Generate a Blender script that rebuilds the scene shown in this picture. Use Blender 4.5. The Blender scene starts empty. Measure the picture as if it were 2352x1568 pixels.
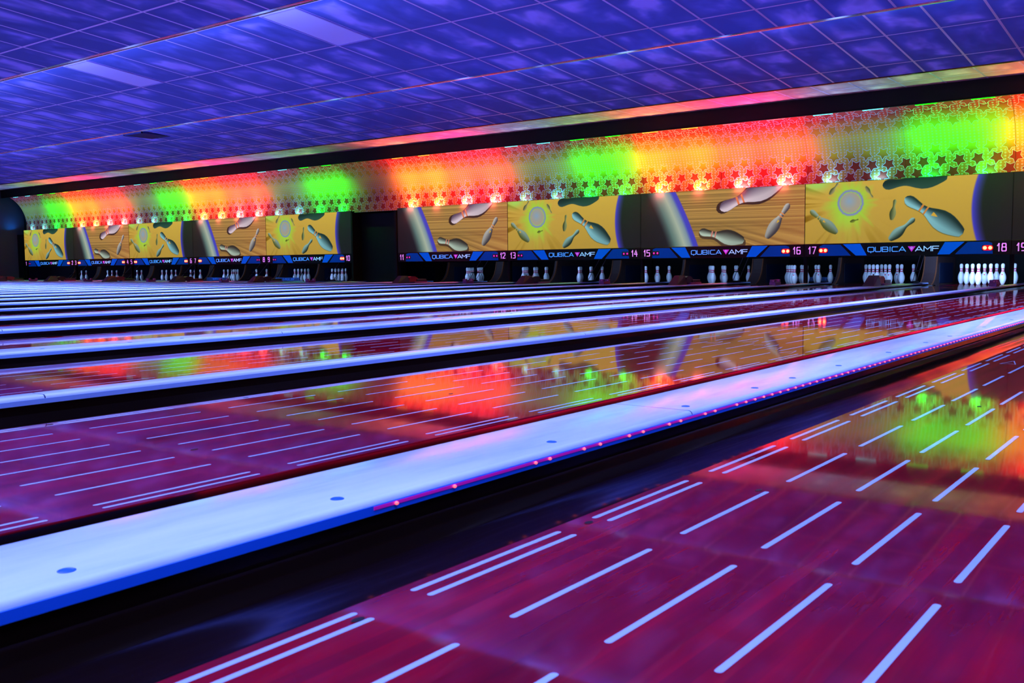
import bpy, math, random
import numpy as np
from mathutils import Vector, Matrix
random.seed(7)
PI = math.pi
sc = bpy.context.scene
COL = sc.collection

# ------------------------------------------------------------------ camera, world, exposure, large lights
W_PX = 2352.0
YAW, PITCH, ROLL, F_PX, CAM_H = 0.64862, 0.07919, -0.00921, 2210.13, 0.4319
fx, fy = -math.sin(YAW), math.cos(YAW)
Fv = Vector((fx*math.cos(PITCH), fy*math.cos(PITCH), -math.sin(PITCH)))
Rv = Vector((fy, -fx, 0)); Uv = Rv.cross(Fv)
R2 = Rv*math.cos(ROLL)+Uv*math.sin(ROLL); U2 = -Rv*math.sin(ROLL)+Uv*math.cos(ROLL)
cam = bpy.data.cameras.new('camera'); camo = bpy.data.objects.new('camera', cam); COL.objects.link(camo)
M = Matrix.Identity(4)
for i in range(3):
    M[i][0] = R2[i]; M[i][1] = U2[i]; M[i][2] = -Fv[i]
M[0][3], M[1][3], M[2][3] = 0, 0, CAM_H
camo.matrix_world = M
cam.sensor_width = 36.0; cam.sensor_fit = 'HORIZONTAL'; cam.lens = 36.0*F_PX/W_PX
cam.clip_start = 0.02; cam.clip_end = 200
cam.dof.use_dof = True; cam.dof.focus_distance = 15.0; cam.dof.aperture_fstop = 15.0
sc.camera = camo
sc.view_settings.view_transform = 'Standard'; sc.view_settings.look = 'None'
sc.view_settings.gamma = 1.0; sc.view_settings.use_curve_mapping = False
sc.view_settings.exposure = 0.0
world = bpy.data.worlds.new('world'); sc.world = world; world.use_nodes = True
world.node_tree.nodes['Background'].inputs[0].default_value = (0.02, 0.03, 0.12, 1)
world.node_tree.nodes['Background'].inputs[1].default_value = 0.3

def area(name, loc, nrm, sx, sy, power, color, spread=180):
    L = bpy.data.lights.new(name, 'AREA'); L.shape = 'RECTANGLE'; L.size = sx; L.size_y = sy
    L.energy = power; L.color = color; L.spread = math.radians(spread)
    o = bpy.data.objects.new(name, L); COL.objects.link(o)
    z = -Vector(nrm).normalized(); x = Vector((1, 0, 0)); y = z.cross(x).normalized()
    m = Matrix.Identity(4)
    for i in range(3):
        m[i][0] = x[i]; m[i][1] = y[i]; m[i][2] = z[i]; m[i][3] = loc[i]
    o.matrix_world = m
    return o
BLUE = (0.35, 0.46, 1.0)
# unseen blue blacklight strips behind the ceiling steps; the first is an added fill
area('unseen_strip', (-17, 0.30, 2.96), (0, 0.25, -0.95), 39, 0.12, 1300, BLUE, 130)  # added fill above the camera, brightens the near cappings
area('unseen_strip', (-17, 3.05, 3.20), (0, 0.05, -1.0), 39, 0.12, 1500, BLUE, 150)
area('unseen_strip', (-17, 6.50, 3.20), (0, 0.10, -1.0), 39, 0.12, 2700, BLUE, 140)
area('unseen_strip', (-17, 10.65, 3.17), (0, -0.12, -1.0), 39, 0.12, 2900, BLUE, 112)
area('unseen_strip', (-17, 14.05, 3.20), (0, -0.45, -1.0), 39, 0.12, 650, BLUE, 95)
# added upward fills at the same lips, unseen, brightening the tiles
area('tile_fill', (-17, 6.56, 3.10), (0, 0.80, 0.60), 39, 0.05, 560, BLUE, 80)
area('tile_fill', (-17, 10.70, 3.10), (0, 0.76, 0.65), 39, 0.05, 450, BLUE, 80)
area('tile_fill', (-17, 3.10, 3.08), (0, 0.80, 0.60), 39, 0.05, 450, BLUE, 80)

# ------------------------------------------------------------------ layout
D = 17.306
X0, P, GAP = -35.2888, 3.4077, 1.6335
def pair_x(j):
    """left edge of pair j (0..9) on the masking wall"""
    return X0 + j*P + (GAP if j >= 5 else 0)
def pair_c(j): return pair_x(j)+P/2+0.034
def lane_x(n):
    j = (n-1)//2
    return pair_c(j) + (-0.8905 if n % 2 else 0.8905)
LW, GW = 1.066, 0.235
LANE_Y0, LANE_Y1 = 0.25, 20.0
CAP_Y1 = 18.5
BEAM_Y = 16.80

ONES = 'zero one two three four five six seven eight nine ten eleven twelve thirteen fourteen fifteen sixteen seventeen eighteen nineteen twenty'.split()
def nw(n): return ONES[n]
# ------------------------------------------------------------------ helpers
class MB:
    def __init__(s): s.v = []; s.f = []; s.mi = []
    def face(s, pts, mi=0):
        b = len(s.v); s.v += [tuple(p) for p in pts]; s.f.append(tuple(range(b, b+len(pts)))); s.mi.append(mi)
    def box(s, x0, x1, y0, y1, z0, z1, mi=0, bev=0.0):
        if x0 > x1: x0, x1 = x1, x0
        if y0 > y1: y0, y1 = y1, y0
        if z0 > z1: z0, z1 = z1, z0
        if bev <= 0:
            b = len(s.v)
            s.v += [(x0,y0,z0),(x1,y0,z0),(x1,y1,z0),(x0,y1,z0),(x0,y0,z1),(x1,y0,z1),(x1,y1,z1),(x0,y1,z1)]
            for q in ((0,3,2,1),(4,5,6,7),(0,1,5,4),(1,2,6,5),(2,3,7,6),(3,0,4,7)):
                s.f.append(tuple(b+i for i in q)); s.mi.append(mi)
        else:
            # chamfered box
            b = len(s.v); c = bev
            for (sx, X) in ((1, x0), (-1, x1)):
                for (sy, Y) in ((1, y0), (-1, y1)):
                    for (sz, Z) in ((1, z0), (-1, z1)):
                        s.v += [(X, Y+sy*c, Z+sz*c), (X+sx*c, Y, Z+sz*c), (X+sx*c, Y+sy*c, Z)]
            def id(ix, iy, iz, k): return b+((ix*2+iy)*2+iz)*3+k
            q = []
            for i in (0, 1):
                q.append([id(i,0,0,0), id(i,1,0,0), id(i,1,1,0), id(i,0,1,0)])
                q.append([id(0,i,0,1), id(1,i,0,1), id(1,i,1,1), id(0,i,1,1)])
                q.append([id(0,0,i,2), id(1,0,i,2), id(1,1,i,2), id(0,1,i,2)])
            for i in (0, 1):
                for j in (0, 1):
                    q.append([id(i,j,0,0), id(i,j,1,0), id(i,j,1,1), id(i,j,0,1)])
                    q.append([id(i,0,j,0), id(i,1,j,0), id(i,1,j,2), id(i,0,j,2)])
                    q.append([id(0,i,j,1), id(1,i,j,1), id(1,i,j,2), id(0,i,j,2)])
                    for k in (0, 1):
                        q.append([id(i,j,k,0), id(i,j,k,1), id(i,j,k,2)])
            for f in q: s.f.append(tuple(f)); s.mi.append(mi)
        return s
    def extrude_y(s, prof, y0, y1, closed=True, caps=True, mi=0, seg=1):
        n = len(prof); b = len(s.v)
        for k in range(seg+1):
            y = y0+(y1-y0)*k/seg
            s.v += [(x, y, z) for x, z in prof]
        for k in range(seg):
            for i in range(n if closed else n-1):
                j = (i+1) % n
                s.f.append((b+k*n+i, b+k*n+j, b+(k+1)*n+j, b+(k+1)*n+i)); s.mi.append(mi)
        if caps and closed:
            s.f.append(tuple(b+i for i in range(n))); s.mi.append(mi)
            s.f.append(tuple(b+seg*n+i for i in reversed(range(n)))); s.mi.append(mi)
        return s
    def extrude_x(s, prof, x0, x1, mi=0):
        n = len(prof); b = len(s.v)
        s.v += [(x0, y, z) for y, z in prof]+[(x1, y, z) for y, z in prof]
        for i in range(n):
            j = (i+1) % n
            s.f.append((b+i, b+j, b+n+j, b+n+i)); s.mi.append(mi)
        s.f.append(tuple(b+i for i in range(n))); s.mi.append(mi)
        s.f.append(tuple(b+n+i for i in reversed(range(n)))); s.mi.append(mi)
        return s
    def lathe(s, prof, n=20, cx=0, cy=0, cz=0, mi=0, cap=True):
        b = len(s.v)
        for r, z in prof:
            for i in range(n):
                a = 2*PI*i/n; s.v.append((cx+r*math.cos(a), cy+r*math.sin(a), cz+z))
        for k in range(len(prof)-1):
            for i in range(n):
                j = (i+1) % n
                s.f.append((b+k*n+i, b+k*n+j, b+(k+1)*n+j, b+(k+1)*n+i)); s.mi.append(mi)
        if cap:
            s.f.append(tuple(b+i for i in reversed(range(n)))); s.mi.append(mi)
            s.f.append(tuple(b+(len(prof)-1)*n+i for i in range(n))); s.mi.append(mi)
        return s
    def tube(s, p, q, r, n=8, mi=0):
        p = Vector(p); q = Vector(q); d = (q-p).normalized()
        u = d.orthogonal().normalized(); w = d.cross(u); b = len(s.v)
        for e in (p, q):
            for i in range(n):
                a = 2*PI*i/n; s.v.append(tuple(e+u*(r*math.cos(a))+w*(r*math.sin(a))))
        for i in range(n):
            j = (i+1) % n; s.f.append((b+i, b+j, b+n+j, b+n+i)); s.mi.append(mi)
        s.f.append(tuple(b+i for i in reversed(range(n)))); s.mi.append(mi)
        s.f.append(tuple(b+n+i for i in range(n))); s.mi.append(mi)
        return s
    def mesh(s, name, mats, smooth=False):
        me = bpy.data.meshes.new(name); me.from_pydata(s.v, [], s.f)
        if not isinstance(mats, (list, tuple)): mats = [mats]
        for m in mats: me.materials.append(m)
        for p, mi in zip(me.polygons, s.mi): p.material_index = mi; p.use_smooth = smooth
        me.update(); return me
    def build(s, name, mats, parent=None, smooth=False, loc=None):
        o = bpy.data.objects.new(name, s.mesh(name, mats, smooth)); COL.objects.link(o)
        if parent: o.parent = parent
        if loc: o.location = loc
        return o

def smooth_by_angle(o, ang=35):
    me = o.data
    me.polygons.foreach_set('use_smooth', [True]*len(me.polygons))
    try: me.set_sharp_from_angle(angle=math.radians(ang))
    except Exception: pass

def thing(name, label, cat, loc=(0, 0, 0), group=None):
    o = bpy.data.objects.new(name, None); COL.objects.link(o); o.location = loc
    o.empty_display_size = 0.05
    o['label'] = label; o['category'] = cat
    if group: o['group'] = group
    return o
def tag(o, label, cat, group=None):
    o['label'] = label; o['category'] = cat
    if group: o['group'] = group
    return o
def struct(o, label=None):
    o['kind'] = 'structure'
    if label: o['label'] = label
    return o
def inst(name, me, parent=None, loc=(0, 0, 0)):
    o = bpy.data.objects.new(name, me); COL.objects.link(o); o.location = loc
    if parent: o.parent = parent
    return o

def lin(c):
    return tuple(((x/255.0)/12.92 if x <= 10 else (((x/255.0)+0.055)/1.055)**2.4) for x in c)

# ------------------------------------------------------------------ materials
def mat(name, col, rough=0.5, metal=0.0, emis=None, estr=0.0, coat=0.0, spec=0.5):
    m = bpy.data.materials.new(name); m.use_nodes = True
    b = m.node_tree.nodes['Principled BSDF']
    b.inputs['Base Color'].default_value = (*col[:3], 1); b.inputs['Roughness'].default_value = rough
    b.inputs['Metallic'].default_value = metal
    b.inputs['Specular IOR Level'].default_value = spec
    if emis: b.inputs['Emission Color'].default_value = (*emis, 1); b.inputs['Emission Strength'].default_value = estr
    if coat: b.inputs['Coat Weight'].default_value = coat; b.inputs['Coat Roughness'].default_value = 0.03
    return m
class NT:
    """tiny node-expression helper"""
    def __init__(s, m): s.t = m.node_tree; s.b = s.t.nodes['Principled BSDF']
    def n(s, ty, **k):
        x = s.t.nodes.new(ty)
        for a, v in k.items(): setattr(x, a, v)
        return x
    def put(s, sock, v):
        if isinstance(v, bpy.types.NodeSocket): s.t.links.new(v, sock)
        elif isinstance(v, (tuple, list)) and sock.type == 'RGBA' and len(v) == 3: sock.default_value = (*v, 1)
        else: sock.default_value = v
    def m(s, op, a, b=0.0, c=0.0, clamp=False):
        x = s.n('ShaderNodeMath', operation=op, use_clamp=clamp)
        s.put(x.inputs[0], a); s.put(x.inputs[1], b)
        if op in ('MULTIPLY_ADD', 'SMOOTH_MIN'): s.put(x.inputs[2], c)
        return x.outputs[0]
    def mix(s, f, a, b):
        x = s.n('ShaderNodeMix', data_type='RGBA')
        s.put(x.inputs[0], f); s.put(x.inputs[6], a); s.put(x.inputs[7], b)
        return x.outputs[2]
    def ramp(s, f, stops, interp='LINEAR'):
        x = s.n('ShaderNodeValToRGB'); x.color_ramp.interpolation = interp
        e = x.color_ramp.elements
        while len(e) < len(stops): e.new(0.5)
        for i, (p, c) in enumerate(stops):
            e[i].position = p; e[i].color = (*c, 1)
        s.put(x.inputs[0], f); return x.outputs[0]
    def noise(s, vec, scale, detail=2, rough=0.5, dist=0.0):
        x = s.n('ShaderNodeTexNoise'); s.put(x.inputs['Vector'], vec); x.inputs['Scale'].default_value = scale
        x.inputs['Detail'].default_value = detail; x.inputs['Roughness'].default_value = rough
        x.inputs['Distortion'].default_value = dist
        return x.outputs['Fac']
    def xyz(s, v):
        x = s.n('ShaderNodeSeparateXYZ'); s.put(x.inputs[0], v); return x.outputs
    def comb(s, a, b, c):
        x = s.n('ShaderNodeCombineXYZ'); s.put(x.inputs[0], a); s.put(x.inputs[1], b); s.put(x.inputs[2], c); return x.outputs[0]
    def pos(s): return s.n('ShaderNodeNewGeometry').outputs['Position']

MAT = {}
MAT['black'] = mat('black_paint', (0.002, 0.0018, 0.0025), 0.6, spec=0.15)
MAT['pit'] = mat('pit_dark', (0.004, 0.004, 0.005), 0.9, spec=0.1)
MAT['beam'] = mat('beam_dark', (0.006, 0.004, 0.006), 0.55, spec=0.2)
MAT['wall'] = mat('wall_purple', (0.035, 0.028, 0.05), 0.8)
MAT['floor'] = mat('floor_dark', (0.01, 0.01, 0.012), 0.7)
MAT['gutter'] = mat('gutter_plastic', (0.008, 0.003, 0.003), 0.12, spec=0.32)
def gutter_bump():
    t = NT(MAT['gutter']); p = t.xyz(t.pos())
    bp = t.n('ShaderNodeBump'); bp.inputs['Strength'].default_value = 0.35; bp.inputs['Distance'].default_value = 0.03
    t.put(bp.inputs['Height'], t.noise(t.comb(t.m('MULTIPLY', p[0], 4.0), t.m('MULTIPLY', p[1], 0.8), 0.0), 1.5, 1, 0.5)); t.put(t.b.inputs['Normal'], bp.outputs[0])
gutter_bump()
MAT['shaded_side'] = mat('shaded_blue_edge', (0.006, 0.12, 0.95), 0.30)  # shaded copy of the capping edge, dim blue light put into the colour
MAT['lit_side'] = mat('lit_blue_edge', (0.24, 0.42, 1.0), 0.3)  # lit copy of the same edge, brighter light put into the colour
MAT['bolt'] = mat('bolt_blue', (0.01, 0.10, 0.65), 0.4)
MAT['bracket'] = mat('bracket_plum', (0.22, 0.03, 0.14), 0.4)
MAT['knob'] = mat('reflector_pink', (0.7, 0.12, 0.25), 0.3)
MAT['hood'] = mat('hood_dark', (0.03, 0.008, 0.018), 0.35)
MAT['hood_red'] = mat('hood_red', (0.25, 0.01, 0.02), 0.4)
MAT['rod'] = mat('rod_metal', (0.20, 0.14, 0.24), 0.35, metal=0.8)
MAT['kick'] = mat('kickback_board', (0.04, 0.022, 0.025), 0.5, spec=0.2)
MAT['kick_edge'] = mat('kickback_edge', (0.16, 0.05, 0.02), 0.4, spec=0.2)
MAT['kick_pad'] = mat('kickback_pad', (0.003, 0.01, 0.04), 0.5, spec=0.2)
MAT['pin'] = mat('pin_white', (0.80, 0.84, 0.90), 0.25, coat=0.4)
MAT['pin_red'] = mat('pin_red', (0.85, 0.02, 0.10), 0.3)
MAT['sweep'] = mat('sweep_blue', (0.01, 0.03, 0.12), 0.35)
MAT['sweep_line'] = mat('sweep_line', (0.03, 0.25, 0.9), 0.4)
MAT['sign'] = mat('sign_board', (0.012, 0.006, 0.010), 0.45, spec=0.1)
MAT['sign_blue'] = mat('sign_blue', (0.0, 0.02, 0.16), 0.5, emis=(0.0, 0.035, 0.36), estr=0.5, spec=0.1)
MAT['sign_blue2'] = mat('sign_light_blue', (0.0, 0.05, 0.30), 0.5, emis=(0.0, 0.07, 0.62), estr=0.8, spec=0.1)
MAT['logo_a'] = mat('logo_blue', (0.1, 0.3, 0.8), 0.5, emis=(0.06, 0.28, 1.0), estr=0.9)
MAT['logo_b'] = mat('logo_pale', (0.3, 0.5, 0.9), 0.5, emis=(0.28, 0.50, 1.0), estr=0.9)
MAT['logo_tri'] = mat('logo_magenta', (0.5, 0.02, 0.5), 0.5, emis=(0.45, 0.01, 0.55), estr=0.8)
MAT['digit'] = mat('digit_lilac', (0.6, 0.3, 0.7), 0.5, emis=(0.56, 0.20, 0.72), estr=0.95)
MAT['housing'] = mat('lamp_housing', (0.02, 0.006, 0.012), 0.3)
MAT['ind_on'] = mat('indicator_lit', (0.9, 0.2, 0.1), 0.3, emis=(1.0, 0.07, 0.03), estr=16.0)
MAT['ind_off'] = mat('indicator_dim', (0.6, 0.02, 0.5), 0.3, emis=(0.55, 0.01, 0.45), estr=0.8)
MAT['led_pink'] = mat('diode_pink', (1, 0.1, 0.3), 0.3, emis=(1.0, 0.09, 0.24), estr=11.0)
MAT['led_strip'] = mat('strip_pink', (0.5, 0.02, 0.3), 0.3, emis=(0.35, 0.0, 0.45), estr=0.45)
MAT['led_red'] = mat('strip_red', (0.9, 0.0, 0.05), 0.3, emis=(1.0, 0.0, 0.05), estr=16.0)
MAT['fixture'] = mat('light_diffuser', (0.36, 0.40, 1.0), 0.6)
MAT['fixture_frame'] = mat('fixture_frame', (0.20, 0.20, 0.75), 0.4)
MAT['vent'] = mat('vent_blue', (0.004, 0.008, 0.09), 0.6, spec=0.1)
MAT['joint'] = mat('joint_dark', (0.02, 0.01, 0.01), 0.6)
LEDC = {'teal': (0.10, 0.75, 0.80), 'green': (0.0, 1.0, 0.0), 'orange': (1.0, 0.37, 0.03), 'pink': (1.0, 0.10, 0.13)}
for k, c in LEDC.items(): MAT['led_'+k] = mat('led_'+k, c, 0.4, emis=c, estr=2.2)
MAT['trim'] = mat('trim_aluminium', (0.6, 0.6, 0.65), 0.12, metal=1.0)

# lane: dark red-brown boards under a clear glossy finish
m = mat('lane_wood', (0.2, 0.02, 0.03), 0.05); MAT['lane'] = m; t = NT(m)
p = t.xyz(t.pos())
board = t.m('FLOOR', t.m('MULTIPLY', p[0], 1/0.02733))
wn = t.n('ShaderNodeTexWhiteNoise', noise_dimensions='1D'); t.put(wn.inputs['W'], board)
st = t.noise(t.comb(t.m('MULTIPLY', p[0], 9.0), t.m('MULTIPLY', p[1], 0.55), 0.0), 3.0, 4, 0.6)
bl = t.noise(t.comb(p[0], p[1], 0.0), 3.5, 3, 0.6)
v = t.m('ADD', t.m('MULTIPLY', wn.outputs[0], 0.16), t.m('ADD', t.m('MULTIPLY', st, 0.55), t.m('MULTIPLY', bl, 0.45)))
t.put(t.b.inputs['Base Color'], t.ramp(v, [(0.28, (0.075, 0.002, 0.008)), (0.55, (0.165, 0.002, 0.011)), (0.80, (0.30, 0.002, 0.010))]))
t.put(t.b.inputs['Roughness'], t.m('ADD', 0.026, t.m('MULTIPLY', st, 0.026)))
t.b.inputs['IOR'].default_value = 1.33
bp = t.n('ShaderNodeBump'); bp.inputs['Strength'].default_value = 0.012; bp.inputs['Distance'].default_value = 0.002
t.put(bp.inputs['Height'], t.noise(t.comb(t.m('MULTIPLY', p[0], 2.0), t.m('MULTIPLY', p[1], 0.5), 0.0), 6.0, 2, 0.5))
t.put(t.b.inputs['Normal'], bp.outputs[0])
MAT['dash'] = mat('lane_dash', (0.34, 0.42, 0.75), 0.06)
MAT['hole'] = mat('lane_hole', (0.005, 0.003, 0.005), 0.5)

# capping: white plastic with small scuffs and butt joints
m = mat('capping_white', (0.8, 0.85, 0.95), 0.14, spec=0.4); MAT['cap'] = m; t = NT(m)
p = t.xyz(t.pos())
sc1 = t.noise(t.comb(t.m('MULTIPLY', p[0], 6.0), p[1], 0.0), 2.0, 4, 0.65)
col = t.ramp(sc1, [(0.30, (0.40, 0.50, 0.92)), (0.48, (0.50, 0.59, 0.95)), (0.75, (0.58, 0.66, 0.97))])
fr = t.m('FRACT', t.m('ADD', t.m('MULTIPLY', p[1], 1/3.05), t.m('MULTIPLY', t.m('FLOOR', t.m('MULTIPLY', p[0], 1.2)), 0.37)))
jn = t.m('LESS_THAN', fr, 0.0014)
t.put(t.b.inputs['Base Color'], t.mix(jn, col, (0.02, 0.03, 0.10)))
bp = t.n('ShaderNodeBump'); bp.inputs['Strength'].default_value = 0.15; bp.inputs['Distance'].default_value = 0.01
t.put(bp.inputs['Height'], t.noise(t.comb(t.m('MULTIPLY', p[0], 5.0), p[1], 0.0), 1.6, 2, 0.5))
t.put(t.b.inputs['Normal'], bp.outputs[0])

# ceiling tiles in a light metal grid; patchy shading put into their colour
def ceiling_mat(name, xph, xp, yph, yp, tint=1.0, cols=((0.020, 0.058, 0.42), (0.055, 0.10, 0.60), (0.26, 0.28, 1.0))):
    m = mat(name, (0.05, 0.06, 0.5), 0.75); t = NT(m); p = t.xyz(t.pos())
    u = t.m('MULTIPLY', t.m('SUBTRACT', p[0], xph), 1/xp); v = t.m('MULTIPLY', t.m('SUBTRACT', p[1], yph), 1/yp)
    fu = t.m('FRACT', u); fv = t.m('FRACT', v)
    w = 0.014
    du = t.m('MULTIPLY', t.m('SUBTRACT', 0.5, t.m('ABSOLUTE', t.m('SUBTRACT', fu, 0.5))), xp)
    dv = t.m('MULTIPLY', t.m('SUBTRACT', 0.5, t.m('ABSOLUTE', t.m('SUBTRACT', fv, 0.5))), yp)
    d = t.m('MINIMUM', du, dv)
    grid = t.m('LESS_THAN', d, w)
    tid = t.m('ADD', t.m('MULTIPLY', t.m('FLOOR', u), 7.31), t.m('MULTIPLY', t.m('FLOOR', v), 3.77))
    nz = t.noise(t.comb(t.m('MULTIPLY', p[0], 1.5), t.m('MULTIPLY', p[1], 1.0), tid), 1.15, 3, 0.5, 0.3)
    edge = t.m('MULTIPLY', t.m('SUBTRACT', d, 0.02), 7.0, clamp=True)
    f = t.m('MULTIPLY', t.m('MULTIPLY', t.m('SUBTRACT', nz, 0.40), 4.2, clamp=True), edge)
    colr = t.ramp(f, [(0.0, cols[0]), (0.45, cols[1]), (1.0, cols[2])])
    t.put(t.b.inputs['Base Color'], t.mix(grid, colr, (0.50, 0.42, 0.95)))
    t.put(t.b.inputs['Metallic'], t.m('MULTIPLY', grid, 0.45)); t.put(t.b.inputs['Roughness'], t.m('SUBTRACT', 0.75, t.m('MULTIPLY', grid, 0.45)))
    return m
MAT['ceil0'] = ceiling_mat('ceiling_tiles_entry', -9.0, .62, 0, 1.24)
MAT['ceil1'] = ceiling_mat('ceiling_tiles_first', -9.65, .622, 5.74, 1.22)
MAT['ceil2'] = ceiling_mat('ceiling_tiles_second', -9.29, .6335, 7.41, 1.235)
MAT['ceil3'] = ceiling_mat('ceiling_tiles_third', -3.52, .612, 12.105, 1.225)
MAT['ceil4'] = ceiling_mat('ceiling_tiles_last_lit', -3.30, .612, 16.25, .61, 1.0, ((0.40, 0.22, 0.36), (0.55, 0.34, 0.48), (0.85, 0.62, 0.72)))  # paler, pinker tile copy: coloured light put into the tile colour

# star print on the curved panels; UV in metres (u along the wall, v up the curve)
m = mat('star_print', (0.5, 0.05, 0.03), 0.5, spec=0.12); MAT['star'] = m; t = NT(m)
uvn = t.n('ShaderNodeUVMap'); uvn.uv_map = 'UVMap'
U = t.xyz(uvn.outputs[0])
rows = [(0.075, 0.70), (0.265, 0.03), (0.46, 0.70), (0.955, 0.82), (1.14, 0.52), (1.325, 0.76)]
pit = P/12
dist = None
R_, r_ = 0.120, 0.064
a36 = math.radians(36)
ix, iy = r_, 0.0
ox, oy = R_*math.cos(a36), R_*math.sin(a36)
ex, ey = ox-ix, oy-iy; L_ = math.hypot(ex, ey); nx, ny = ey/L_, -ex/L_
for (vc, ph) in rows:
    fu = t.m('SUBTRACT', t.m('FRACT', t.m('ADD', t.m('MULTIPLY', U[0], 1/pit), 0.5-ph)), 0.5)
    dx = t.m('MULTIPLY', fu, pit); dy = t.m('SUBTRACT', U[1], vc)
    rho = t.m('SQRT', t.m('ADD', t.m('MULTIPLY', dx, dx), t.m('MULTIPLY', dy, dy)))
    ang = t.m('ADD', t.m('ARCTAN2', dy, dx), 20*PI+math.radians(-82+36))
    aa = t.m('ABSOLUTE', t.m('SUBTRACT', t.m('MODULO', ang, math.radians(72)), a36))
    px = t.m('MULTIPLY', rho, t.m('COSINE', aa)); py = t.m('MULTIPLY', rho, t.m('SINE', aa))
    sd = t.m('ADD', t.m('MULTIPLY', t.m('SUBTRACT', px, ix), nx), t.m('MULTIPLY', t.m('SUBTRACT', py, iy), ny))
    dist = sd if dist is None else t.m('MINIMUM', dist, sd)
inside = t.m('LESS_THAN', dist, 0.0)
outline = t.m('LESS_THAN', t.m('ABSOLUTE', dist), 0.0036)
du = t.m('MULTIPLY', t.m('SUBTRACT', t.m('FRACT', t.m('MULTIPLY', U[0], 1/0.0645)), 0.5), 0.0645)
dv = t.m('MULTIPLY', t.m('SUBTRACT', t.m('FRACT', t.m('MULTIPLY', U[1], 1/0.050)), 0.5), 0.050)
rr = t.m('SQRT', t.m('ADD', t.m('MULTIPLY', du, du), t.m('MULTIPLY', dv, dv)))
ring = t.m('MULTIPLY', t.m('LESS_THAN', t.m('ABSOLUTE', t.m('SUBTRACT', rr, 0.0100)), 0.0026), t.m('GREATER_THAN', dist, 0.012))
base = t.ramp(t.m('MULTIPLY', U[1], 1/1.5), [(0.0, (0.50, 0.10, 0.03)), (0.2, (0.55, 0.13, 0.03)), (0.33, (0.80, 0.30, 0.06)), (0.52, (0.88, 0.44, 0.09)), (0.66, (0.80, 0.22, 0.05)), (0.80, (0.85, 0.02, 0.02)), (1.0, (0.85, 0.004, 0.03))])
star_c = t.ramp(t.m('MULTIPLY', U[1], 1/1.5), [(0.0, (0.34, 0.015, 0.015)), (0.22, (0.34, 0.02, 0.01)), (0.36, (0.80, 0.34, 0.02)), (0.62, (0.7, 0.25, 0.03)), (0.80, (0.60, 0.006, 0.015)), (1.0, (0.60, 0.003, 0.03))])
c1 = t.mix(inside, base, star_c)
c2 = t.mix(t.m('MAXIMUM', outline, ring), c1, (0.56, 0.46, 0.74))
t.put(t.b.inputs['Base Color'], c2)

# screens: picture stored as mesh colours, shown by emission
def screen_mat():
    m = mat('screen_picture', (0.25, 0.25, 0.25), 0.35); t = NT(m)
    a = t.n('ShaderNodeVertexColor'); a.layer_name = 'picture'
    t.put(t.b.inputs['Base Color'], (0.018, 0.018, 0.018))
    t.put(t.b.inputs['Emission Color'], a.outputs[0]); t.b.inputs['Emission Strength'].default_value = 0.88; t.b.inputs['Specular IOR Level'].default_value = 0.0
    return m
MAT['screen'] = screen_mat()

# ------------------------------------------------------------------ structure
XL, XR = -35.75, 2.6
def slab(name, y0, y1, a, b, mt, th=0.05, x0=XL-0.2, x1=XR+0.2):
    mb = MB(); z0, z1 = a+b*y0, a+b*y1
    mb.extrude_x([(y0, z0), (y1, z1), (y1, z1+th), (y0, z0+th)], x0, x1)
    return struct(mb.build(name, mt))
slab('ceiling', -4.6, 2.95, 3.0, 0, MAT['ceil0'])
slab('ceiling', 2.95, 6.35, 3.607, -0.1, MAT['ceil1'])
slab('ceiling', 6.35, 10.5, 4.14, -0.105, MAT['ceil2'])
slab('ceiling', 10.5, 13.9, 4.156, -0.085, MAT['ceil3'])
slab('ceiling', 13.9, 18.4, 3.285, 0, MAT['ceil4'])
# lip trims along the steps (metal angle under each edge) and the hidden risers above them
for i, (y, zlo, zhi) in enumerate([(2.95, 3.0, 3.312), (6.35, 2.972, 3.473), (10.5, 3.0375, 3.2635), (13.9, 2.9745, 3.285)]):
    mb = MB(); mb.box(XL-0.1, XR+0.1, y-0.012, y+0.012, zlo, zhi+0.02)
    struct(mb.build('trim_%d' % (i+1), MAT['black']))
    mb = MB(); mb.extrude_x([(y-0.012, zlo-0.001), (y+0.012, zlo-0.012), (y+0.045, zlo-0.010), (y+0.06, zlo+0.012), (y+0.05, zlo+0.03), (y+0.012, zlo+0.03)], XL-0.1, XR+0.1)
    struct(mb.build('trim_%d' % (i+5), MAT['trim']))
# bulkhead beam over the star panels
mb = MB(); mb.box(XL-0.1, XR+0.1, BEAM_Y-0.02, BEAM_Y+0.02, 3.005, 3.30)
mb.box(XL-0.1, XR+0.1, BEAM_Y-0.02, BEAM_Y+0.03, 2.995, 3.012)
struct(mb.build('trim_9', MAT['beam']))
mb = MB(); mb.box(XL-0.15, XL, -4.6, 21.6, -0.3, 4.2); struct(mb.build('wall_left', MAT['wall']))
mb = MB(); mb.box(XR, XR+0.15, -4.6, 21.6, -0.3, 4.2); struct(mb.build('wall_right', MAT['wall']))
mb = MB(); mb.box(XL-0.15, XR+0.15, 21.4, 21.6, -0.3, 4.2); struct(mb.build('wall_back', MAT['pit']))
mb = MB(); mb.box(XL-0.15, XR+0.15, -4.75, -4.6, -0.3, 4.2); struct(mb.build('wall_front', MAT['wall']))
mb = MB(); mb.box(XL-0.15, XR+0.15, -4.6, 21.6, -0.30, -0.14); mb.box(XL, XR, -4.6, LANE_Y0-0.005, -0.14, 0.0)
struct(mb.build('floor', MAT['floor']))
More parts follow.
